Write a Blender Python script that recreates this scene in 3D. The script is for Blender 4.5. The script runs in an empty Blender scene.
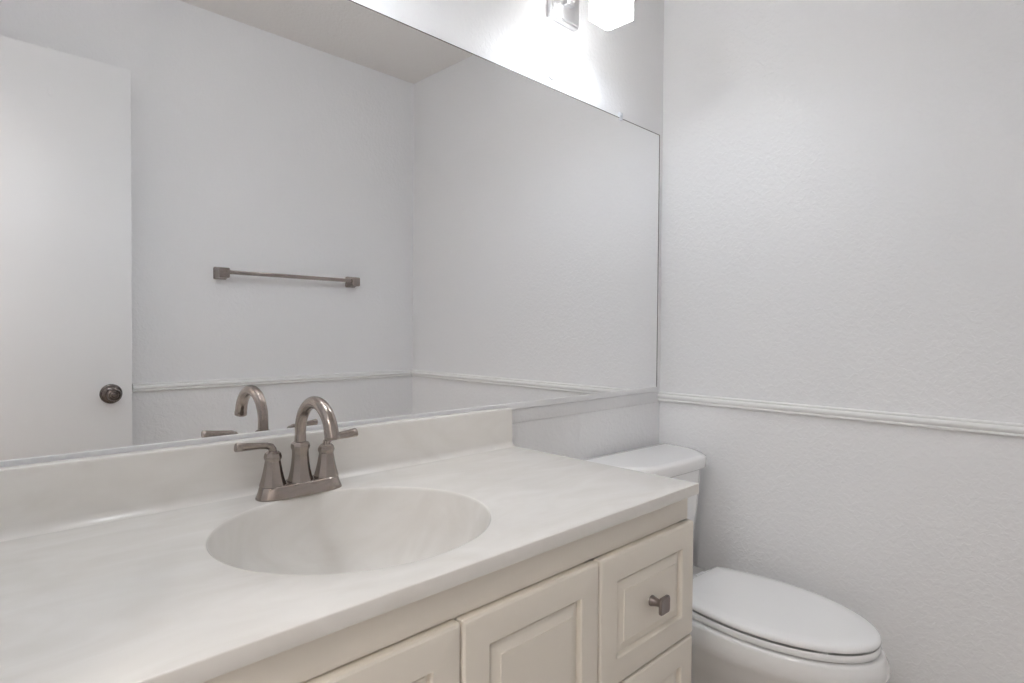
import bpy, bmesh, math
from mathutils import Vector, Matrix

S = bpy.context.scene
COL = S.collection
PI = math.pi

# ------------------------------------------------------------------ camera
CAM = Vector((-1.8684, -1.1381, 1.1311))
YAW, PITCH, ROLL, FPX = map(float, (44.8047, -1.0894, -0.4264, 601.03))
cd = bpy.data.cameras.new('camera')
cam = bpy.data.objects.new('camera', cd)
COL.objects.link(cam)
cd.sensor_width = 36.0
cd.lens = FPX * 36.0 / 1024.0
cd.clip_start = 0.01
_y, _p, _r = (math.radians(v) for v in (YAW, PITCH, ROLL))
_fw = Vector((math.sin(_y) * math.cos(_p), math.cos(_y) * math.cos(_p), math.sin(_p)))
_rt = Vector((math.cos(_y), -math.sin(_y), 0))
_up = _rt.cross(_fw)
_r2 = _rt * math.cos(_r) - _up * math.sin(_r)
_u2 = _up * math.cos(_r) + _rt * math.sin(_r)
m3 = Matrix((_r2, _u2, -_fw)).transposed()
cam.matrix_world = Matrix.Translation(CAM) @ m3.to_4x4()
S.camera = cam

# ------------------------------------------------------------------ world, exposure, light levels
w = bpy.data.worlds.new('world')
S.world = w
w.use_nodes = True
w.node_tree.nodes['Background'].inputs[0].default_value = (0.9, 0.92, 1.0, 1)
w.node_tree.nodes['Background'].inputs[1].default_value = 0.05
S.view_settings.view_transform = 'Standard'
S.view_settings.look = 'None'
S.view_settings.exposure = 0.14
S.view_settings.gamma = 1.0
S.view_settings.use_curve_mapping = False
# bulb colour and strength, share of light the opal glass lets through, its glow: the pair by the toilet, the brighter pair over the basin
LAMPS = {'toilet': ((0.81, 0.90, 1.0), 290.0, 0.30, 5.4, (0.89, 0.945, 1.0)), 'basin': ((0.81, 0.90, 1.0), 420.0, 0.6, 30.0, (0.87, 0.935, 1.0))}
HALL = ((1.0, 0.95, 0.90), 42.0)          # unseen fill light added in the hallway beyond the doorway
try:
    S.cycles.max_bounces = 14
    S.cycles.diffuse_bounces = 8
    S.cycles.glossy_bounces = 6
    S.cycles.sample_clamp_indirect = 4.0
    S.cycles.caustics_reflective = True
except Exception:
    pass

# ------------------------------------------------------------------ room numbers (metres)
XL, YB, ZC = -2.0, -1.502, 2.42           # left wall, opposite wall, ceiling; mirror wall y = 0, right wall x = 0
T = 0.11                                  # wall thickness
RT, RB = 0.9174, 0.8855                   # chair rail top and bottom
ZK, KD, XK = 0.8308, 0.56, -0.771         # worktop height, depth, right end
DO0, DO1, DOH = -0.66, -1.402, 2.06       # doorway in the left wall

# ------------------------------------------------------------------ materials
def mat(name, col, rough=0.5, metal=0.0, bump=None, spec=0.5, coat=0.0):
    m = bpy.data.materials.new(name)
    m.use_nodes = True
    nt = m.node_tree
    b = nt.nodes['Principled BSDF']
    b.inputs['Base Color'].default_value = (*col, 1)
    b.inputs['Roughness'].default_value = rough
    b.inputs['Metallic'].default_value = metal
    b.inputs['Specular IOR Level'].default_value = spec
    b.inputs['Coat Weight'].default_value = coat
    b.inputs['Coat Roughness'].default_value = 0.1
    if bump:
        sc, st, dist = bump
        tc = nt.nodes.new('ShaderNodeTexCoord')
        n = nt.nodes.new('ShaderNodeTexNoise')
        n.inputs['Scale'].default_value = sc
        n.inputs['Detail'].default_value = 3.0
        n.inputs['Roughness'].default_value = 0.55
        bp = nt.nodes.new('ShaderNodeBump')
        bp.inputs['Strength'].default_value = st
        bp.inputs['Distance'].default_value = dist
        nt.links.new(tc.outputs['Object'], n.inputs['Vector'])
        nt.links.new(n.outputs['Fac'], bp.inputs['Height'])
        nt.links.new(bp.outputs['Normal'], b.inputs['Normal'])
    return m

def wall_material(name, col, st):
    """painted orange-peel / knockdown plaster"""
    m = mat(name, col, 0.42, spec=0.45)
    nt = m.node_tree
    b = nt.nodes['Principled BSDF']
    tc = nt.nodes.new('ShaderNodeTexCoord')
    n1 = nt.nodes.new('ShaderNodeTexNoise')
    n1.inputs['Scale'].default_value = 75
    n1.inputs['Detail'].default_value = 2.0
    n1.inputs['Distortion'].default_value = 0.6
    r1 = nt.nodes.new('ShaderNodeValToRGB')
    r1.color_ramp.elements[0].position = 0.42
    r1.color_ramp.elements[1].position = 0.66
    n2 = nt.nodes.new('ShaderNodeTexNoise')
    n2.inputs['Scale'].default_value = 9
    n2.inputs['Detail'].default_value = 2.0
    mx = nt.nodes.new('ShaderNodeMath')
    mx.operation = 'MULTIPLY_ADD'
    mx.inputs[1].default_value = 2.2
    bp = nt.nodes.new('ShaderNodeBump')
    bp.inputs['Strength'].default_value = st
    bp.inputs['Distance'].default_value = 0.0012
    L = nt.links.new
    L(tc.outputs['Object'], n1.inputs['Vector'])
    L(tc.outputs['Object'], n2.inputs['Vector'])
    L(n1.outputs['Fac'], r1.inputs['Fac'])
    L(n2.outputs['Fac'], mx.inputs[0])
    L(r1.outputs['Color'], mx.inputs[2])
    L(mx.outputs[0], bp.inputs['Height'])
    L(bp.outputs['Normal'], b.inputs['Normal'])
    return m

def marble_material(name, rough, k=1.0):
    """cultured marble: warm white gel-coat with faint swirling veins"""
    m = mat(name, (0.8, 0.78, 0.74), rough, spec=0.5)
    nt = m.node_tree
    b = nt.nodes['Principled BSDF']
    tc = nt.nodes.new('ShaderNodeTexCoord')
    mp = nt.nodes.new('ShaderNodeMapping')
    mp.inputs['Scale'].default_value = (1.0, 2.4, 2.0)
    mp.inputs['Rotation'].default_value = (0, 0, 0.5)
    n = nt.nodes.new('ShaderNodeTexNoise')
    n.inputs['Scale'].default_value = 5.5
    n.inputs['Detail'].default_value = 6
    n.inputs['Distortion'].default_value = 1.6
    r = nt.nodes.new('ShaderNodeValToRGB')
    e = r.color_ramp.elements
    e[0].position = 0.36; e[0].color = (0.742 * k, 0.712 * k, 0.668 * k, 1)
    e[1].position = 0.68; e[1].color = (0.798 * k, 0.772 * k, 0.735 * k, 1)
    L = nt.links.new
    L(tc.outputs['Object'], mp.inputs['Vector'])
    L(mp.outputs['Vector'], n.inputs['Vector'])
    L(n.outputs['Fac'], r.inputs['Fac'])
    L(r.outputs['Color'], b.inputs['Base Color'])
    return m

def brushed(name, col, rough):
    m = mat(name, col, rough, 1.0)
    nt = m.node_tree
    b = nt.nodes['Principled BSDF']
    tc = nt.nodes.new('ShaderNodeTexCoord')
    mp = nt.nodes.new('ShaderNodeMapping')
    mp.inputs['Scale'].default_value = (260, 260, 24)
    n = nt.nodes.new('ShaderNodeTexNoise')
    n.inputs['Scale'].default_value = 3
    bp = nt.nodes.new('ShaderNodeBump')
    bp.inputs['Strength'].default_value = 0.06
    bp.inputs['Distance'].default_value = 0.001
    L = nt.links.new
    L(tc.outputs['Object'], mp.inputs['Vector'])
    L(mp.outputs['Vector'], n.inputs['Vector'])
    L(n.outputs['Fac'], bp.inputs['Height'])
    L(bp.outputs['Normal'], b.inputs['Normal'])
    return m

def emit(name, col, strength):
    m = bpy.data.materials.new(name)
    m.use_nodes = True
    nt = m.node_tree
    nt.nodes.remove(nt.nodes['Principled BSDF'])
    e = nt.nodes.new('ShaderNodeEmission')
    e.inputs[0].default_value = (*col, 1)
    e.inputs[1].default_value = strength
    nt.links.new(e.outputs[0], nt.nodes['Material Output'].inputs[0])
    return m

def opal_glass(name, through, glow, tint):
    m = bpy.data.materials.new(name)
    m.use_nodes = True
    nt = m.node_tree
    nt.nodes.remove(nt.nodes['Principled BSDF'])
    d = nt.nodes.new('ShaderNodeBsdfDiffuse')
    d.inputs[0].default_value = (0.88, 0.87, 0.85, 1)
    t = nt.nodes.new('ShaderNodeBsdfTranslucent')
    t.inputs[0].default_value = (0.97, 0.92, 0.87, 1)
    g = nt.nodes.new('ShaderNodeBsdfGlossy')
    g.inputs['Roughness'].default_value = 0.15
    m1 = nt.nodes.new('ShaderNodeMixShader'); m1.inputs[0].default_value = through
    m2 = nt.nodes.new('ShaderNodeMixShader'); m2.inputs[0].default_value = 0.04
    L = nt.links.new
    L(d.outputs[0], m1.inputs[1]); L(t.outputs[0], m1.inputs[2])
    L(m1.outputs[0], m2.inputs[1]); L(g.outputs[0], m2.inputs[2])
    e = nt.nodes.new('ShaderNodeEmission')
    e.inputs[0].default_value = (*tint, 1)
    e.inputs[1].default_value = glow
    a = nt.nodes.new('ShaderNodeAddShader')
    L(m2.outputs[0], a.inputs[0]); L(e.outputs[0], a.inputs[1])
    L(a.outputs[0], nt.nodes['Material Output'].inputs[0])
    return m

M = {}
M['wall'] = wall_material('painted_plaster', (0.865, 0.862, 0.868), 0.42)
M['ceiling'] = wall_material('painted_ceiling', (0.83, 0.80, 0.77), 0.5)
M['trim'] = mat('trim_paint', (0.88, 0.875, 0.865), 0.35)
M['door'] = mat('door_paint', (0.85, 0.848, 0.85), 0.36, bump=(60, 0.06, 0.001))
M['marble'] = marble_material('cultured_marble', 0.17)
M['marble_bowl'] = marble_material('cultured_marble_shaded_matt', 0.5, 0.93)  # same marble, matt, with the shade inside the basin put into its colour
M['cabinet'] = mat('cream_thermofoil', (0.79, 0.735, 0.65), 0.42)
M['cabinet_side'] = mat('cream_cabinet_box', (0.77, 0.715, 0.63), 0.5)
M['dark'] = mat('toe_kick_dark_board', (0.30, 0.26, 0.22), 0.7)  # dark brown board of the toe kick
M['porcelain'] = mat('white_porcelain', (0.91, 0.905, 0.90), 0.12, coat=0.4)
M['seat'] = mat('white_seat_plastic', (0.93, 0.93, 0.93), 0.2)
M['hinge'] = mat('hinge_plastic', (0.8, 0.8, 0.8), 0.3)
M['nickel'] = brushed('brushed_nickel', (0.355, 0.305, 0.275), 0.20)
M['pewter'] = brushed('dark_pewter', (0.30, 0.26, 0.25), 0.35)
M['bronze'] = mat('aged_pewter', (0.17, 0.145, 0.135), 0.24, 1.0)
M['chrome'] = mat('polished_nickel', (0.84, 0.84, 0.85), 0.30, 1.0)
M['silver'] = mat('aluminium_channel', (0.78, 0.775, 0.785), 0.5, 0.0)
M['mirror'] = mat('silvered_glass', (0.925, 0.925, 0.928), 0.0, 1.0)
M['mirror_edge'] = mat('mirror_cut_edge', (0.07, 0.055, 0.045), 0.5)
M['clip'] = mat('clear_plastic_clip', (0.8, 0.82, 0.85), 0.15)
M['floor'] = mat('floor_vinyl', (0.55, 0.50, 0.45), 0.4, bump=(25, 0.1, 0.002))
for k_, (c_, s_, t_, g_, gc_) in LAMPS.items():
    M['opal_' + k_] = opal_glass('lit_opal_glass', t_, g_, gc_)
    M['bulb_' + k_] = emit('bulb_glow', c_, s_)
M['hall_glow'] = emit('hall_fill_glow', *HALL)  # glow of the added hallway fill light
M['hole'] = mat('drain_dark', (0.05, 0.05, 0.05), 0.5)

# ------------------------------------------------------------------ mesh helpers
def link(name, bm, m, parent=None, smooth=True, angle=35, loc=None):
    bmesh.ops.recalc_face_normals(bm, faces=bm.faces)
    me = bpy.data.meshes.new(name)
    bm.to_mesh(me)
    bm.free()
    for x in (m if isinstance(m, (list, tuple)) else [m]):
        me.materials.append(x)
    if smooth:
        for p in me.polygons:
            p.use_smooth = True
        me.set_sharp_from_angle(angle=math.radians(angle))
    o = bpy.data.objects.new(name, me)
    COL.objects.link(o)
    if parent:
        o.parent = parent
    if loc:
        o.location = loc
    return o

def add_box(bm, x0, x1, y0, y1, z0, z1, bev=0.0, seg=2):
    vs = [bm.verts.new((x, y, z)) for x in (x0, x1) for y in (y0, y1) for z in (z0, z1)]
    f = [(0, 1, 3, 2), (4, 6, 7, 5), (0, 4, 5, 1), (2, 3, 7, 6), (0, 2, 6, 4), (1, 5, 7, 3)]
    fs = [bm.faces.new([vs[i] for i in q]) for q in f]
    if bev:
        es = set(e for q in fs for e in q.edges)
        bmesh.ops.bevel(bm, geom=list(es), offset=bev, segments=seg, profile=0.5, affect='EDGES')

def box(name, m, x0, x1, y0, y1, z0, z1, bev=0.0, parent=None, seg=2):
    bm = bmesh.new()
    add_box(bm, x0, x1, y0, y1, z0, z1, bev, seg)
    return link(name, bm, m, parent)

def loft(bm, rings, cap0=True, cap1=True, closed=True):
    """rings: lists of equally many points; quads between neighbours"""
    vr = [[bm.verts.new(p) for p in r] for r in rings]
    n = len(rings[0])
    for a, b in zip(vr, vr[1:]):
        for i in range(n if closed else n - 1):
            j = (i + 1) % n
            bm.faces.new((a[i], a[j], b[j], b[i]))
    if cap0:
        bm.faces.new(list(reversed(vr[0])))
    if cap1:
        bm.faces.new(vr[-1])
    return vr

def circle(c, r, n=24, ax='z', ry=None):
    ry = r if ry is None else ry
    out = []
    for i in range(n):
        a = 2 * PI * i / n
        u, v = r * math.cos(a), ry * math.sin(a)
        out.append({'z': (c[0] + u, c[1] + v, c[2]), 'y': (c[0] + u, c[1], c[2] + v),
                    'x': (c[0], c[1] + u, c[2] + v)}[ax])
    return out

def rrect(cx, cy, hx, hy, r, n=5):
    """rounded rectangle points in a plane (counter-clockwise)"""
    pts = []
    r = min(r, hx - 1e-5, hy - 1e-5)
    for sx, sy, a0 in ((1, 1, 0), (-1, 1, 90), (-1, -1, 180), (1, -1, 270)):
        for k in range(n + 1):
            a = math.radians(a0 + 90.0 * k / n)
            pts.append((cx + sx * (hx - r) + r * math.cos(a), cy + sy * (hy - r) + r * math.sin(a)))
    return pts

def lathe(bm, prof, c, ax='z', n=32, sgn=1):
    """prof: (radius, distance along axis)"""
    rings = []
    for r, d in prof:
        cc = list(c)
        cc['xyz'.index(ax)] += sgn * d
        rings.append(circle(cc, max(r, 1e-5), n, ax))
    loft(bm, rings)

def tube(bm, pts, rad, n=20, flat=None):
    """sweep along pts with parallel-transported frame; rad scalar or list; flat = list of (ru, rv)"""
    pts = [Vector(p) for p in pts]
    tg = []
    for i in range(len(pts)):
        a = pts[max(0, i - 1)]
        b = pts[min(len(pts) - 1, i + 1)]
        tg.append((b - a).normalized())
    u = tg[0].orthogonal().normalized()
    if abs(tg[0].z) < 0.9:
        u = (Vector((0, 0, 1)) - tg[0] * tg[0].z).normalized()
    rings = []
    for i, p in enumerate(pts):
        u = (u - tg[i] * u.dot(tg[i])).normalized()
        v = tg[i].cross(u)
        if flat:
            ru, rv = flat[i]
        else:
            ru = rv = rad[i] if isinstance(rad, (list, tuple)) else rad
        rings.append([tuple(p + u * (ru * math.cos(2 * PI * k / n)) + v * (rv * math.sin(2 * PI * k / n))) for k in range(n)])
    loft(bm, rings)

def extrude_profile(bm, prof, a, b, axis, off=(0, 0, 0)):
    """prof: 2D points (p, z): p runs along the other horizontal axis; swept from a to b along axis"""
    rings = []
    for t in (a, b):
        if axis == 'x':
            rings.append([(t, p, z) for p, z in prof])
        else:
            rings.append([(p, t, z) for p, z in prof])
    loft(bm, rings)

def thing(name, label, cat, loc=(0, 0, 0), rz=0.0, group=None):
    o = bpy.data.objects.new(name, None)
    o.empty_display_size = 0.05
    COL.objects.link(o)
    o.location = loc
    o.rotation_euler = (0, 0, rz)
    o['label'] = label
    o['category'] = cat
    if group:
        o['group'] = group
    return o

def struct(o, label, cat):
    o['kind'] = 'structure'
    o['label'] = label
    o['category'] = cat
    return o

# ------------------------------------------------------------------ room shell
struct(box('floor', M['floor'], -3.4, T, YB - 0.9, T, -0.06, 0.0), 'pale vinyl floor under the toilet and vanity', 'floor')
struct(box('ceiling', M['ceiling'], -3.4, T, YB - 0.9, T, ZC, ZC + 0.06), 'beige-white ceiling seen in the mirror', 'ceiling')
struct(box('wall_front', M['wall'], XL - T, T, 0.0, T, 0, ZC), 'textured white wall behind the mirror and vanity', 'wall')
struct(box('wall_right', M['wall'], 0.0, T, YB - T, 0.0, 0, ZC), 'textured white wall beside the toilet', 'wall')
struct(box('wall_back', M['wall'], XL - T, 0.0, YB - T, YB, 0, ZC), 'white wall with the towel bar, seen in the mirror', 'wall')
bm = bmesh.new()
add_box(bm, XL - T, XL, DO0, 0.0, 0, ZC)
add_box(bm, XL - T, XL, YB, DO1, 0, ZC)
add_box(bm, XL - T, XL, DO1, DO0, DOH, ZC)
struct(link('wall_left', bm, M['wall']), 'white wall with the doorway at the left end of the vanity', 'wall')
# hallway beyond the doorway
bm = bmesh.new()
add_box(bm, -3.4, -3.3, YB - 0.9, T, 0, ZC)
add_box(bm, -3.3, XL - T, YB - 0.9, YB - 0.8, 0, ZC)
add_box(bm, -3.3, XL - T, 0.0, T, 0, ZC)
add_box(bm, XL - T, XL - T + 0.1, YB - 0.8, YB - T, 0, ZC)
struct(link('wall_hall', bm, M['wall']), 'white walls of the hallway outside the doorway', 'wall')

# chair rails: one moulded profile (distance from wall, height)
def rail_profile():
    z0, z1 = RB, RT
    return [(0, z0), (0.010, z0), (0.014, z0 + 0.003), (0.014, z0 + 0.006), (0.0115, z0 + 0.008), (0.013, z0 + 0.010),
            (0.0165, z0 + 0.013), (0.0175, z0 + 0.017), (0.0165, z0 + 0.021), (0.013, z0 + 0.0235), (0.0105, z0 + 0.0245),
            (0.0105, z0 + 0.0265), (0.0125, z0 + 0.028), (0.0115, z1 - 0.001), (0.009, z1), (0, z1)]
bm = bmesh.new()
extrude_profile(bm, [(-d, z) for d, z in rail_profile()], YB, 0.0, 'y')
struct(link('trim_1', bm, M['trim'], angle=50), 'white moulded chair rail along the wall beside the toilet', 'chair rail')
bm = bmesh.new()
extrude_profile(bm, [(YB + d, z) for d, z in rail_profile()], -1.286, -0.0178, 'x')
struct(link('trim_2', bm, M['trim'], angle=50), 'white moulded chair rail under the towel bar, seen in the mirror', 'chair rail')
bm = bmesh.new()
extrude_profile(bm, [(0, 0.880), (-0.0012, 0.8805), (-0.0030, 0.884), (-0.0030, 0.9175), (0, 0.9190)], XK + 0.001, -0.0178, 'x')
struct(link('trim_3', bm, M['wall'], angle=50), 'thin painted-over strip on the wall under the mirror', 'trim')
bp_ = [(0, 0), (0.012, 0), (0.012, 0.07), (0.008, 0.082), (0, 0.085)]
bm = bmesh.new()
extrude_profile(bm, [(-d, z) for d, z in bp_], YB, 0.0, 'y')
struct(link('baseboard_right', bm, M['trim']), 'white baseboard behind the toilet', 'baseboard')
bm = bmesh.new()
extrude_profile(bm, [(YB + d, z) for d, z in bp_], XL, -0.012, 'x')
struct(link('baseboard_back', bm, M['trim']), 'white baseboard under the towel bar wall', 'baseboard')
# doorway casing on the room side
bm = bmesh.new()
add_box(bm, XL, XL + 0.014, DO0, DO0 + 0.058, 0, DOH + 0.058, 0.003)
add_box(bm, XL, XL + 0.014, DO1, DO0, DOH, DOH + 0.058, 0.003)
struct(link('trim_4', bm, M['trim']), 'white casing around the doorway', 'door casing')

# open door, standing parallel to the back wall; face to the room at y = -1.36
DX0, DX1, DYF = -1.995, -1.318, -1.360
door = box('door_1', M['door'], DX0, DX1, DYF - 0.035, DYF, 0.012, 2.043, 0.0015)
struct(door, 'flat white open door with round knob, seen in the mirror', 'door')
KX, KZ = -1.382, 0.897
bm = bmesh.new()
prof = [(0.0345, 0), (0.0345, 0.002), (0.033, 0.006), (0.030, 0.0075), (0.0285, 0.0072), (0.026, 0.009), (0.022, 0.012), (0.016, 0.0135)]
lathe(bm, prof, (KX, DYF, KZ), 'y', 40)
ros = link('rosette', bm, M['bronze'], door)
bm = bmesh.new()
prof = [(0.010, 0.012), (0.009, 0.028), (0.012, 0.033), (0.0185, 0.038), (0.0220, 0.045), (0.0220, 0.050), (0.0195, 0.056),
        (0.0165, 0.0580), (0.0150, 0.0565), (0.0130, 0.0575), (0.0100, 0.061), (0.0085, 0.0598), (0.0070, 0.0610), (0.004, 0.0630), (0.0005, 0.0635)]
lathe(bm, prof, (KX, DYF, KZ), 'y', 40)
link('door_knob', bm, M['bronze'], door)
bm = bmesh.new()
add_box(bm, DX1 + 0.0, DX1 + 0.0012, DYF - 0.030, DYF - 0.005, KZ - 0.028, KZ + 0.028)
link('latch_plate', bm, M['pewter'], door)
bm = bmesh.new()
loft(bm, [[(x, DYF + d, z) for x, z in rrect(-1.547, 1.905, 0.006, 0.013, 0.004)] for d in (0, 0.0012)])
link('hook_patch', bm, M['door'], door)['label'] = 'small painted-over mark near the top of the door'

# ------------------------------------------------------------------ mirror
mir = thing('wall_mirror', 'large frameless mirror above the vanity backsplash', 'mirror', (-1.0, 0, 0.936))
MX0, MX1, MZ0, MZ1 = -1.992, -0.0275, 0.932, 1.812
bm = bmesh.new()
gx0, gx1, gz0, gz1 = MX0 + 1.0, MX1 + 1.0, MZ0 - 0.936, MZ1 - 0.936
add_box(bm, gx0, gx1, -0.0062, -0.0004, gz0, gz1)
for f in bm.faces:
    f.material_index = 1
ff = [f for f in bm.faces if f.calc_center_median().y < -0.006][0]
bm.faces.remove(ff)
fv = {(round(v.co.x, 4), round(v.co.z, 4)): v for v in bm.verts if v.co.y < -0.006}
o_ = [fv[(round(x, 4), round(z, 4))] for x, z in ((gx0, gz0), (gx1, gz0), (gx1, gz1), (gx0, gz1))]
i_ = [bm.verts.new((x, -0.0062, z)) for x, z in ((gx0 + 0.002, gz0 + 0.001), (gx1 - 0.0042, gz0 + 0.001), (gx1 - 0.0042, gz1 - 0.0025), (gx0 + 0.002, gz1 - 0.0025))]
for k in range(4):
    bm.faces.new((o_[k], o_[(k + 1) % 4], i_[(k + 1) % 4], i_[k])).material_index = 1
bm.faces.new(i_).material_index = 0
link('mirror_glass', bm, [M['mirror'], M['mirror_edge']], mir, smooth=False)
bm = bmesh.new()   # J-channel that carries the lower edge
extrude_profile(bm, [(-0.0003, -0.016), (-0.0095, -0.016), (-0.0105, -0.015), (-0.0105, 0.0), (-0.0095, 0.0008), (-0.0068, 0.0008), (-0.0068, -0.0055), (-0.0003, -0.0055)],
                MX0 + 1.0, MX1 + 1.0 + 0.002, 'x')
link('bottom_channel', bm, M['silver'], mir)
for cx in (-0.262, -1.74):
    bm = bmesh.new()
    z = MZ1 - 0.936
    add_box(bm, cx + 1 - 0.007, cx + 1 + 0.007, -0.0095, -0.0064, z - 0.008, z + 0.006, 0.001)
    add_box(bm, cx + 1 - 0.007, cx + 1 + 0.007, -0.0095, -0.0002, z + 0.0006, z + 0.016, 0.001)
    lathe(bm, [(0.0035, 0), (0.0035, 0.0015), (0.001, 0.002)], (cx + 1, -0.0095, z + 0.009), 'y', 12, -1)
    link('mirror_clip', bm, M['clip'], mir)['label'] = 'clear plastic clip on the top edge'

# painted-over round cover on the wall above the mirror
bm = bmesh.new()
lathe(bm, [(0.0185, 0), (0.0185, 0.0015), (0.0165, 0.0032), (0.012, 0.0036), (0.0005, 0.0036)], (0, 0, 0), 'y', 32, -1)
o = link('wall_plug', bm, M['wall'], loc=(-0.588, 0, 1.856))
o['label'] = 'small round painted-over plug on the wall between mirror and light'
o['category'] = 'wall plug'

# ------------------------------------------------------------------ wall sconces above the mirror
FZ = 2.0625
def wall_sconce(FX, which, label):
    vl = thing('wall_sconce', label, 'wall light', (FX, 0, FZ), 0, 'sconces above the mirror')
    bm = bmesh.new()
    add_box(bm, -0.059, 0.059, -0.018, -0.0002, -0.0575, 0.0575, 0.002)
    add_box(bm, -0.0545, 0.0545, -0.0235, -0.0175, -0.053, 0.053, 0.0012)
    link('backplate', bm, M['chrome'], vl)
    SB = 1.956 - FZ          # open lower edge of the glass
    cy, h, tk, top = -0.177, 0.0440, 0.004, -0.012
    bm = bmesh.new()
    add_box(bm, -0.015, 0.015, -0.040, -0.0236, -0.017, 0.013, 0.0012)
    add_box(bm, -0.008, 0.008, cy - 0.012, -0.0395, -0.0050, 0.0090, 0.0010)
    add_box(bm, -0.010, 0.010, cy - 0.010, cy + 0.010, -0.0085, -0.0050)
    loft(bm, [[(x, y, z) for x, y in rrect(0, cy, 0.024, 0.024, 0.002, 2)] for z in (top - 0.0005, -0.0075)])
    lathe(bm, [(0.0022, 0), (0.0026, 0.003), (0.0018, 0.0042)], (0.010, -0.040, -0.004), 'y', 12, -1)
    link('arm', bm, M['chrome'], vl)
    def rr(hh, z, r):
        return [(x, y, z) for x, y in rrect(0, cy, hh, hh, r, 4)]
    bm = bmesh.new()
    loft(bm, [rr(h - tk, SB, 0.006), rr(h, SB, 0.009), rr(h, top - 0.006, 0.009), rr(h - 0.003, top - 0.0012, 0.008), rr(h - 0.006, top, 0.006)], False, True)
    loft(bm, [rr(h - tk, SB, 0.006), rr(h - tk, top - tk - 0.002, 0.006)], False, True)
    bmesh.ops.remove_doubles(bm, verts=bm.verts, dist=1e-6)
    sh = link('glass_shade', bm, M['opal_' + which], vl)
    bm = bmesh.new()
    bmesh.ops.create_uvsphere(bm, u_segments=20, v_segments=12, radius=0.0145)
    bmesh.ops.translate(bm, verts=bm.verts, vec=(0, cy, SB + 0.0150))
    link('bulb', bm, M['bulb_' + which], sh)
    bm = bmesh.new()
    lathe(bm, [(0.012, 0), (0.012, 0.018), (0.016, 0.018), (0.016, top - tk - 0.002 - SB - 0.036)], (0, cy, SB + 0.036), 'z', 20)
    link('lamp_socket', bm, M['chrome'], sh)
wall_sconce(-0.552, 'toilet', 'nickel wall sconce with square white glass shade, above the mirror end nearest the toilet')
wall_sconce(-1.440, 'basin', 'nickel wall sconce with square white glass shade, above the mirror over the basin')

# unseen fill light added beyond the doorway, built as a flush lamp
hl = thing('hall_fill_light', 'unseen round fill light added in the hallway outside the doorway', 'fill light', (-2.75, -1.22, ZC))
bm = bmesh.new()
lathe(bm, [(0.20, 0), (0.20, 0.02), (0.185, 0.024)], (0, 0, 0), 'z', 40, -1)
link('rim', bm, M['chrome'], hl)
bm = bmesh.new()
lathe(bm, [(0.184, 0.022), (0.178, 0.045), (0.15, 0.068), (0.09, 0.084), (0.0005, 0.09)], (0, 0, 0), 'z', 40, -1)
link('diffuser', bm, M['hall_glow'], hl)

# ------------------------------------------------------------------ vanity cabinet
CX0, CX1, CYF, CYD, CTOP = -1.992, -0.7745, -0.5385, -0.5555, ZK - 0.0225
cab = thing('vanity_cabinet', 'cream raised-panel vanity cabinet under the white marble top', 'cabinet', (0, 0, 0))
bm = bmesh.new()
add_box(bm, CX1 - 0.018, CX1, CYF, -0.002, 0.0, CTOP, 0.0008)              # right side
add_box(bm, CX0, CX0 + 0.018, CYF, -0.002, 0.0, CTOP, 0.0008)
add_box(bm, CX0, CX1, CYF, CYF + 0.018, 0.10, 0.125)                        # face frame
add_box(bm, CX0, CX1, CYF, CYF + 0.018, 0.755, CTOP)
for x in (CX0 + 0.02, -1.672, -1.0835, CX1 - 0.02):
    add_box(bm, x - 0.02, x + 0.02, CYF, CYF + 0.018, 0.10, CTOP - 0.001)
add_box(bm, CX0 + 0.018, CX1 - 0.018, CYF + 0.018, -0.002, 0.10, 0.115)     # bottom board
add_box(bm, CX0 + 0.018, CX1 - 0.018, -0.012, -0.003, 0.115, CTOP)          # back board
link('body', bm, M['cabinet_side'], cab)
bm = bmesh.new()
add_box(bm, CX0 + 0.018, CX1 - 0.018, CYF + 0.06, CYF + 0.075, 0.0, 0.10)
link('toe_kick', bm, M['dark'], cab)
bm = bmesh.new()
add_box(bm, CX0 + 0.01, CX1 - 0.0105, CYF - 0.0065, CYF - 0.0002, 0.7610, CTOP - 0.001, 0.002)
link('top_rail', bm, M['cabinet'], cab)

def raised_front(name, x0, x1, z0, z1, fr=0.047):
    cx, cz, hx, hz = (x0 + x1) / 2, (z0 + z1) / 2, (x1 - x0) / 2, (z1 - z0) / 2
    yb, yf = CYF - 0.0003, CYD
    steps = [(0, yb, 0.002), (0, yf + 0.0055, 0.002), (0.0012, yf + 0.0025, 0.002), (0.004, yf + 0.0006, 0.002), (0.008, yf, 0.002),
             (fr - 0.002, yf, 0.001), (fr, yf + 0.0030, 0.001), (fr + 0.0010, yf + 0.0085, 0.001), (fr + 0.0045, yf + 0.0090, 0.001), (fr + 0.0055, yf + 0.0070, 0.001),
             (fr + 0.0205, yf + 0.0022, 0.001), (fr + 0.0212, yf + 0.0008, 0.001)]
    rings = [[(x, y, z) for x, z in rrect(cx, cz, hx - i, hz - i, max(r, 0.003 if i < 0.01 else r), 3)] for i, y, r in steps]
    bm = bmesh.new()
    loft(bm, rings)
    return link(name, bm, M['cabinet'], cab, angle=20)

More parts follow.
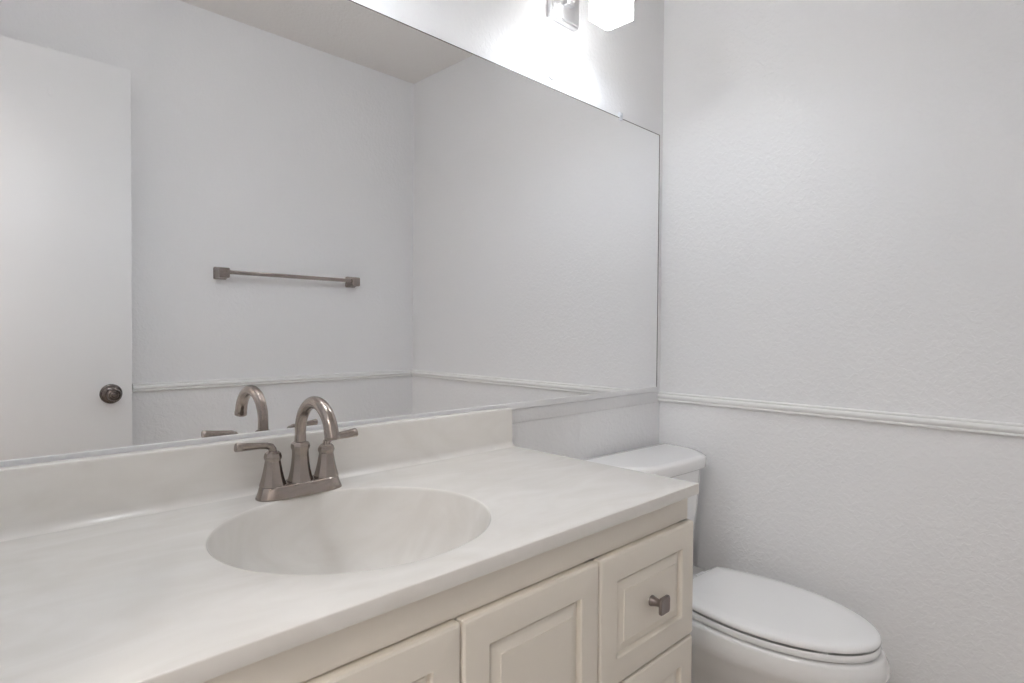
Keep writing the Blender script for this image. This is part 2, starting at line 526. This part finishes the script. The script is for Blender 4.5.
def cabinet_knob(parent, x, z):
    bm = bmesh.new()
    lathe(bm, [(0.0100, 0), (0.0098, 0.002), (0.0080, 0.007), (0.0066, 0.014), (0.0068, 0.0200), (0.0090, 0.0235)], (x, CYD + 0.0012, z), 'y', 20, -1)
    y0 = CYD + 0.0012 - 0.023
    loft(bm, [[(a, y0 - d, c) for a, c in rrect(x, z, h, h, rr_, 4)] for h, d, rr_ in
              ((0.0130, 0, 0.004), (0.0150, 0.0012, 0.005), (0.0153, 0.0050, 0.005), (0.0142, 0.0066, 0.005), (0.0126, 0.0070, 0.004), (0.0116, 0.0066, 0.004))])
    k = link('knob', bm, M['pewter'], parent)
    k['label'] = 'square dark pewter knob'
    return k

G = 0.0018
XM, XR, XLd = -1.3745, -1.0835, -1.6655
ZT, ZB = 0.757, 0.118
raised_front('door', XM + G, XR - G, ZB, ZT)
raised_front('door', XLd + G, XM - G, ZB, ZT)
for x0, x1 in ((XR + G, CX1 - 0.0015), (CX0 + 0.03, XLd - G)):
    for z0, z1 in ((0.533, ZT), (0.326, 0.5285), (ZB, 0.3215)):
        d = raised_front('drawer', x0, x1, z0, z1)
        cabinet_knob(d, (x0 + x1) / 2, (z0 + z1) / 2)

# ------------------------------------------------------------------ vanity top with integral bowl
top = thing('marble_countertop', 'glossy white cultured marble vanity top with integral oval basin', 'countertop', (-1.378, -0.307, ZK))
EA, EB = 0.2145, 0.197
X0, X1, Y0, Y1 = -1.995 + 1.380, XK + 1.380, -KD + 0.307, -0.001 + 0.307
bm = bmesh.new()
N = 192
angs = [2 * PI * i / N for i in range(N)]
for cx, cy in ((X0, Y0), (X0, Y1), (X1, Y0), (X1, Y1)):
    a = math.atan2(cy / EB, cx / EA) % (2 * PI)
    i = min(range(N), key=lambda k: abs(angs[k] - a))
    angs[i] = a
def rect_ring(inset, z):
    r = []
    x0, x1, y0, y1 = X0 + inset, X1 - inset, Y0 + inset, Y1 - inset
    for a in angs:
        dx, dy = EA * math.cos(a), EB * math.sin(a)
        t = min([(x1 / dx) if dx > 1e-9 else (x0 / dx) if dx < -1e-9 else 9e9, (y1 / dy) if dy > 1e-9 else (y0 / dy) if dy < -1e-9 else 9e9])
        r.append((dx * t, dy * t, z))
    for cx, cy, ax_, ay_ in ((x0, y0, X0, Y0), (x0, y1, X0, Y1), (x1, y0, X1, Y0), (x1, y1, X1, Y1)):
        a = math.atan2(ay_ / EB, ax_ / EA) % (2 * PI)
        i = min(range(N), key=lambda k: abs(angs[k] - a))
        r[i] = (cx, cy, z)
    return r
def ell(s, z, add=0.0):
    return [((EA * s + add) * math.cos(a), (EB * s + add) * math.sin(a), z) for a in angs]
def lerp(r0, r1, t):
    return [tuple(p + (q - p) * t for p, q in zip(u, v)) for u, v in zip(r0, r1)]
bowl = [(0.03, 0.1600), (0.10, 0.1595), (0.22, 0.157), (0.38, 0.150), (0.54, 0.138), (0.68, 0.118), (0.79, 0.094), (0.87, 0.068),
        (0.925, 0.044), (0.957, 0.025), (0.976, 0.0125), (0.988, 0.0055), (0.996, 0.0020), (1.003, 0.0005), (1.012, 0.0)]
e1 = ell(1.012, 0)
r1 = rect_ring(0.0024, 0)
rings = [ell(s, -d) for s, d in bowl] + [lerp(e1, r1, t) for t in (0.33, 0.66)] + [r1]
rings += [rect_ring(0.0012, -0.0002), rect_ring(0.0004, -0.0008), rect_ring(0.0, -0.0022), rect_ring(0.0, -0.0185), rect_ring(0.0010, -0.0214), rect_ring(0.003, -0.022)]
rings += [ell(1.10, -0.022)] + [ell(s, -d - 0.012, 0.01) for s, d in reversed(bowl[:9])]
loft(bm, rings)
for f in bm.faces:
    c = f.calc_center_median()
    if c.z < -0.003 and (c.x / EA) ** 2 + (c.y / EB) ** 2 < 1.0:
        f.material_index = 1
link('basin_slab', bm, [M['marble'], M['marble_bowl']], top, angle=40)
# backsplash with coved foot, local to the top
bm = bmesh.new()
prof = [(-0.0130, 0.0970), (-0.0138, 0.0978), (-0.0310, 0.0978), (-0.0336, 0.0970), (-0.0346, 0.0950), (-0.035, 0.0925), (-0.035, 0.014)]
for k in range(1, 7):
    a = PI / 2 * k / 7
    prof.append((-0.035 - 0.014 * (1 - math.cos(a)), 0.0142 - 0.014 * math.sin(a)))
prof += [(-0.049, 0.0002), (-0.0130, 0.0002)]
extrude_profile(bm, [(p + 0.307, z) for p, z in prof], X0, X1 - 0.0005, 'x')
es = [e for e in bm.edges if abs(e.verts[0].co.x - (X1 - 0.0005)) < 1e-6 and abs(e.verts[1].co.x - (X1 - 0.0005)) < 1e-6
      and max(e.verts[0].co.z, e.verts[1].co.z) > 0.02]
bmesh.ops.bevel(bm, geom=es, offset=0.0025, segments=2, affect='EDGES')
link('backsplash', bm, M['marble'], top, angle=40)
bm = bmesh.new()
lathe(bm, [(0.0005, -0.1585), (0.012, -0.1587), (0.019, -0.1580), (0.0215, -0.1565), (0.0225, -0.1575), (0.021, -0.1597)], (0, 0, 0), 'z', 32)
link('drain', bm, M['nickel'], top)

# ------------------------------------------------------------------ faucet
fc = thing('faucet', 'brushed nickel two-handle arched faucet behind the basin', 'faucet', (-1.370, -0.089, ZK))
def oct_ring(cx, cy, z, h, ch, hy=None):
    hy = h if hy is None else hy
    return [(cx + a, cy + b, z) for a, b in ((h, -hy + ch), (h, hy - ch), (h - ch, hy), (-h + ch, hy), (-h, hy - ch), (-h, -hy + ch), (-h + ch, -hy), (h - ch, -hy))]
# base plate: long rounded foot that slopes in to a gently scalloped top
bm = bmesh.new()
def base_ring(hx, hy, z, wave=0.0, n=120):
    out = []
    e = hy * 1.15
    for i in range(n):
        a = 2 * PI * i / n
        c, d = math.cos(a), math.sin(a)
        x = hx * math.copysign(abs(c) ** 0.55, c)
        y = hy * math.copysign(abs(d) ** 0.75, d)
        y *= 1 + wave * (math.cos(2 * PI * x / 0.051) - 1) * 0.5
        out.append((x, y, z))
    return out
loft(bm, [base_ring(0.0795, 0.0275, 0.0003), base_ring(0.0795, 0.0275, 0.0025), base_ring(0.0760, 0.0260, 0.012, 0.08), base_ring(0.0735, 0.0247, 0.0215, 0.16), base_ring(0.0715, 0.0230, 0.0230, 0.18)])
link('base_plate', bm, M['nickel'], fc, angle=40)
def flared(bm, cx, z0, prof):
    loft(bm, [oct_ring(cx, 0, z0 + z, h, h * 0.52) for h, z in prof])
# spout pedestal and tube
bm = bmesh.new()
flared(bm, 0, 0.0222, [(0.0205, 0), (0.0202, 0.002), (0.0180, 0.010), (0.0158, 0.021), (0.0141, 0.034), (0.0132, 0.047), (0.0132, 0.056), (0.0148, 0.0605), (0.0152, 0.0640), (0.0145, 0.0680), (0.0122, 0.0715), (0.0105, 0.0725)])
link('spout_pedestal', bm, M['nickel'], fc, angle=25)
bm = bmesh.new()
R, zc = 0.0585, 0.1120
pts, rad = [], []
pts.append((0, 0, 0.092)); rad.append(0.0106)
pts.append((0, 0, 0.104)); rad.append(0.0101)
for k in range(0, 25):
    a = math.radians(180.0 - 168.0 * k / 24)
    pts.append((0, -R - R * math.cos(a), zc + R * math.sin(a)))
    rad.append(0.0100 + 0.0022 * k / 24)
d = (Vector(pts[-1]) - Vector(pts[-2])).normalized()
p = Vector(pts[-1])
pts.append(tuple(p + d * 0.004)); rad.append(0.0122)
pts.append(tuple(p + d * 0.0055)); rad.append(0.0126)
pts.append(tuple(p + d * 0.0110)); rad.append(0.0126)
pts.append(tuple(p + d * 0.0120)); rad.append(0.0116)
tube(bm, pts, rad, 28)
sp = link('spout', bm, M['nickel'], fc, angle=50)
bm = bmesh.new()
a0, a1 = p + d * 0.0115, p + d * 0.0130
tube(bm, [tuple(a0), tuple(a1)], 0.008, 20)
link('aerator', bm, M['pewter'], sp)
for s in (-1, 1):
    bm = bmesh.new()
    cx = s * 0.051
    flared(bm, cx, 0.0222, [(0.0205, 0), (0.0202, 0.002), (0.0175, 0.012), (0.0148, 0.025), (0.0127, 0.038), (0.0118, 0.044), (0.0134, 0.0485), (0.0136, 0.0515), (0.0120, 0.0575), (0.0088, 0.0610)])
    hb = link('handle_pedestal', bm, M['nickel'], fc, angle=25)
    bm = bmesh.new()
    path = [(cx, 0, 0.081), (cx + s * 0.0005, 0, 0.0865), (cx + s * 0.004, 0, 0.0915), (cx + s * 0.011, 0, 0.0940), (cx + s * 0.022, 0, 0.0950), (cx + s * 0.036, 0, 0.0958), (cx + s * 0.052, 0, 0.0968), (cx + s * 0.0625, 0, 0.0978), (cx + s * 0.0640, 0, 0.0979)]
    fl = [(0.0066, 0.0070), (0.0060, 0.0070), (0.0050, 0.0070), (0.0044, 0.0070), (0.0042, 0.0070), (0.0046, 0.0076), (0.0058, 0.0086), (0.0068, 0.0090), (0.0058, 0.0080)]
    tube(bm, path, None, 20, fl)
    link('lever', bm, M['nickel'], hb, angle=40)

# ------------------------------------------------------------------ toilet
TA = math.radians(-3.2)
wc = thing('toilet', 'white toilet with closed elongated lid between the vanity and wall', 'toilet', (-0.2535, -0.02, 0), TA)
# local frame: +x to the right, front towards -y
def wc_outline(y0, y1, w, n=64, back=0.13, sq=2.0):
    """elongated seat outline: straight back edge at y0, rounded nose at y1 (both positive = towards the front)"""
    pts = []
    ym = y0 + (y1 - y0) * 0.42
    for i in range(n + 1):                         # right side then nose then left side
        t = i / n
        a = PI * t                                 # 0 at right widest ... pi at left widest
        pts.append((w * math.cos(a), ym + (y1 - ym) * math.sin(a) ** 0.98))
    m = 14
    right = []
    for k in range(m):                             # back right corner up to the widest point
        t = k / m
        y = y0 + (ym - y0) * t
        right.append((back + (w - back) * math.sin(PI / 2 * t) ** 0.9, y))
    c = 0.012
    pre = [(back - c, y0), (back - c * 0.4, y0 + c * 0.12), ]
    right[0] = (back, y0 + c * 0.6)
    full = pre + right + pts[:]
    left = [(-x, y) for x, y in reversed(pre + right)]
    return [(x, -y) for x, y in full + left]
def offset(pts, d):
    n = len(pts)
    cx = sum(p[0] for p in pts) / n
    cy = sum(p[1] for p in pts) / n
    out = []
    for i in range(n):
        a, b = Vector(pts[i - 1]), Vector(pts[(i + 1) % n])
        t = (b - a)
        t = t.normalized() if t.length > 1e-9 else Vector((1, 0))
        nn = Vector((t.y, -t.x))
        if nn.dot(Vector(pts[i]) - Vector((cx, cy))) < 0:
            nn = -nn
        q = Vector(pts[i]) + nn * d
        out.append((q.x, q.y))
    return out
def shrink(pts, s):
    cx = sum(p[0] for p in pts) / len(pts)
    cy = (min(p[1] for p in pts) + max(p[1] for p in pts)) / 2
    return [(cx + (x - cx) * s, cy + (y - cy) * s) for x, y in pts]
def ring(pts, z):
    return [(x, y, z) for x, y in pts]
LID = wc_outline(0.262, 0.746, 0.171)
bm = bmesh.new()
loft(bm, [ring(shrink(LID, 0.3), 0.4115), ring(offset(LID, -0.013), 0.4110), ring(offset(LID, -0.0045), 0.4048), ring(offset(LID, -0.0006), 0.4046), ring(LID, 0.4052), ring(offset(LID, -0.0005), 0.4120), ring(offset(LID, -0.004), 0.4165),
          ring(offset(LID, -0.010), 0.4188), ring(shrink(LID, 0.80), 0.4205), ring(shrink(LID, 0.45), 0.4213), ring(shrink(LID, 0.1), 0.4215)])
link('seat_lid', bm, M['seat'], wc, angle=60)
bm = bmesh.new()
SEAT = offset(LID, -0.0012)
inner = shrink(LID, 0.62)
r_ = [ring(inner, 0.3865), ring(offset(SEAT, -0.010), 0.3868), ring(offset(SEAT, -0.0045), 0.3824), ring(offset(SEAT, -0.0008), 0.3822), ring(SEAT, 0.3832), ring(offset(SEAT, 0.001), 0.3900), ring(offset(SEAT, -0.0006), 0.3978), ring(offset(SEAT, -0.0014), 0.3986), ring(offset(SEAT, -0.0050), 0.3974), ring(offset(SEAT, -0.0140), 0.3938), ring(inner, 0.3925), ring(inner, 0.3865)]
loft(bm, r_, False, False)
bmesh.ops.remove_doubles(bm, verts=bm.verts, dist=1e-6)
st = link('seat', bm, M['seat'], wc, angle=60)
for x, y in ((-0.098, -0.66), (0.098, -0.66), (-0.12, -0.35), (0.12, -0.35)):
    bm = bmesh.new()
    add_box(bm, x - 0.010, x + 0.010, y - 0.014, y + 0.014, 0.3930, 0.4108, 0.001)
    link('bumper', bm, M['hinge'], st)
for x in (-0.075, 0.075):
    bm = bmesh.new()
    add_box(bm, x - 0.022, x + 0.022, -0.270, -0.235, 0.3795, 0.402, 0.004)
    lathe(bm, [(0.009, -0.024), (0.010, -0.022), (0.010, 0.022), (0.009, 0.024)], (x, -0.262, 0.4025), 'x', 16)
    link('hinge', bm, M['hinge'], wc)
# bowl
RIM = wc_outline(0.225, 0.752, 0.178, back=0.155)
def bowl_ring(z, d, sx, y0, y1):
    """rim outline offset by d, narrowed by sx and fitted between y0 and y1"""
    q = offset(RIM, d)
    ya, yb = min(-p[1] for p in q), max(-p[1] for p in q)
    return [(x * sx, -(y0 + (-y - ya) / (yb - ya) * (y1 - y0)), z) for x, y in q]
bm = bmesh.new()
loft(bm, [bowl_ring(0.0, 0, 0.62, 0.16, 0.590), bowl_ring(0.03, 0, 0.60, 0.16, 0.585), bowl_ring(0.09, 0, 0.56, 0.165, 0.570), bowl_ring(0.15, 0, 0.57, 0.17, 0.578),
          bowl_ring(0.20, 0, 0.66, 0.18, 0.620), bowl_ring(0.245, 0, 0.80, 0.19, 0.678), bowl_ring(0.285, 0, 0.915, 0.20, 0.725), bowl_ring(0.312, 0, 0.965, 0.206, 0.747), bowl_ring(0.322, 0, 1.0, 0.209, 0.760),
          bowl_ring(0.340, 0, 1.015, 0.213, 0.766), bowl_ring(0.358, 0, 1.01, 0.218, 0.763), bowl_ring(0.370, 0, 0.995, 0.222, 0.757), bowl_ring(0.3755, 0, 0.987, 0.224, 0.754), bowl_ring(0.3772, 0, 0.970, 0.227, 0.748)])
bw = link('bowl', bm, M['porcelain'], wc, angle=60)
bm = bmesh.new()    # deck the tank stands on
loft(bm, [[(x, y, z) for x, y in rrect(0, -0.135, hx, hy, 0.04, 6)] for z, hx, hy in ((0.24, 0.10, 0.10), (0.30, 0.135, 0.118), (0.345, 0.160, 0.125), (0.3735, 0.168, 0.128), (0.3785, 0.164, 0.124))])
link('tank_deck', bm, M['porcelain'], bw, angle=60)
for s in (-1, 1):
    bm = bmesh.new()
    lathe(bm, [(0.016, 0), (0.016, 0.008), (0.012, 0.016), (0.0005, 0.019)], (s * 0.118, -0.31, 0.0), 'z', 20)
    link('bolt_cap', bm, M['hinge'], bw)
# tank
TP = [(0.228, 0.020), (0.229, 0.070), (0.226, 0.102), (0.217, 0.130), (0.202, 0.156), (0.183, 0.182), (0.164, 0.203), (0.146, 0.215), (0.122, 0.2215),
      (0.080, 0.2250), (0.030, 0.2265)]
def tank_plan(sx, yb, yf):
    """straight back, front corners swept round; sx scales the half width, yb/yf fit the depth"""
    f = lambda y: yb + (y - 0.0) * (yf - yb) / 0.2265
    r = [(x * sx, f(y)) for x, y in TP]
    pts = [(-0.222 * sx, yb), (0.222 * sx, yb), (0.227 * sx, yb + 0.004)] + r + [(-x, y) for x, y in reversed(r)] + [(-0.227 * sx, yb + 0.004)]
    return [(x, -y) for x, y in pts]
bm = bmesh.new()
loft(bm, [ring(tank_plan(0.70, 0.022, 0.180), 0.3795), ring(tank_plan(0.745, 0.018, 0.188), 0.40), ring(tank_plan(0.80, 0.012, 0.198), 0.47),
          ring(tank_plan(0.875, 0.010, 0.207), 0.60), ring(tank_plan(0.925, 0.010, 0.211), 0.7075)])
tk_ = link('tank', bm, M['porcelain'], wc, angle=50)
bm = bmesh.new()
LP = lambda g: tank_plan(1.0 + g / 0.228, 0.003 - g, 0.2265 + g)
loft(bm, [ring(LP(-0.008), 0.708), ring(LP(-0.003), 0.709), ring(LP(-0.0005), 0.713), ring(LP(0), 0.736), ring(LP(-0.002), 0.7415), ring(LP(-0.007), 0.7448), ring(LP(-0.025), 0.7462)])
link('tank_lid', bm, M['porcelain'], wc, angle=50)
bm = bmesh.new()
lathe(bm, [(0.016, 0), (0.016, 0.006), (0.010, 0.010), (0.008, 0.020)], (-0.125, -0.203, 0.655), 'y', 20, -1)
tube(bm, [(-0.125, -0.224, 0.655), (-0.11, -0.228, 0.654), (-0.07, -0.232, 0.650), (-0.055, -0.232, 0.649)], None, 14, [(0.007, 0.005), (0.007, 0.005), (0.008, 0.005), (0.004, 0.003)])
link('flush_lever', bm, M['chrome'], tk_)

# ------------------------------------------------------------------ towel bar on the back wall (seen in the mirror)
TZ, TX0, TX1 = 1.357, -0.971, -0.370
tb = thing('towel_bar', 'brushed nickel towel bar on the white wall, seen in the mirror', 'towel bar', ((TX0 + TX1) / 2, YB, TZ))
hw = (TX1 - TX0) / 2
for s in (-1, 1):
    bm = bmesh.new()
    loft(bm, [[(s * hw + x, d, z) for x, z in rrect(0, 0, h, h, 0.005, 3)] for h, d in ((0.0250, 0.0003), (0.0250, 0.010), (0.0235, 0.012), (0.0215, 0.030), (0.0205, 0.046), (0.0205, 0.060), (0.0190, 0.062))])
    link('post', bm, M['nickel'], tb, angle=25)
bm = bmesh.new()
add_box(bm, -hw - 0.021, hw + 0.021, 0.0440, 0.0585, -0.0045, 0.0115, 0.002)
link('bar', bm, M['nickel'], tb)
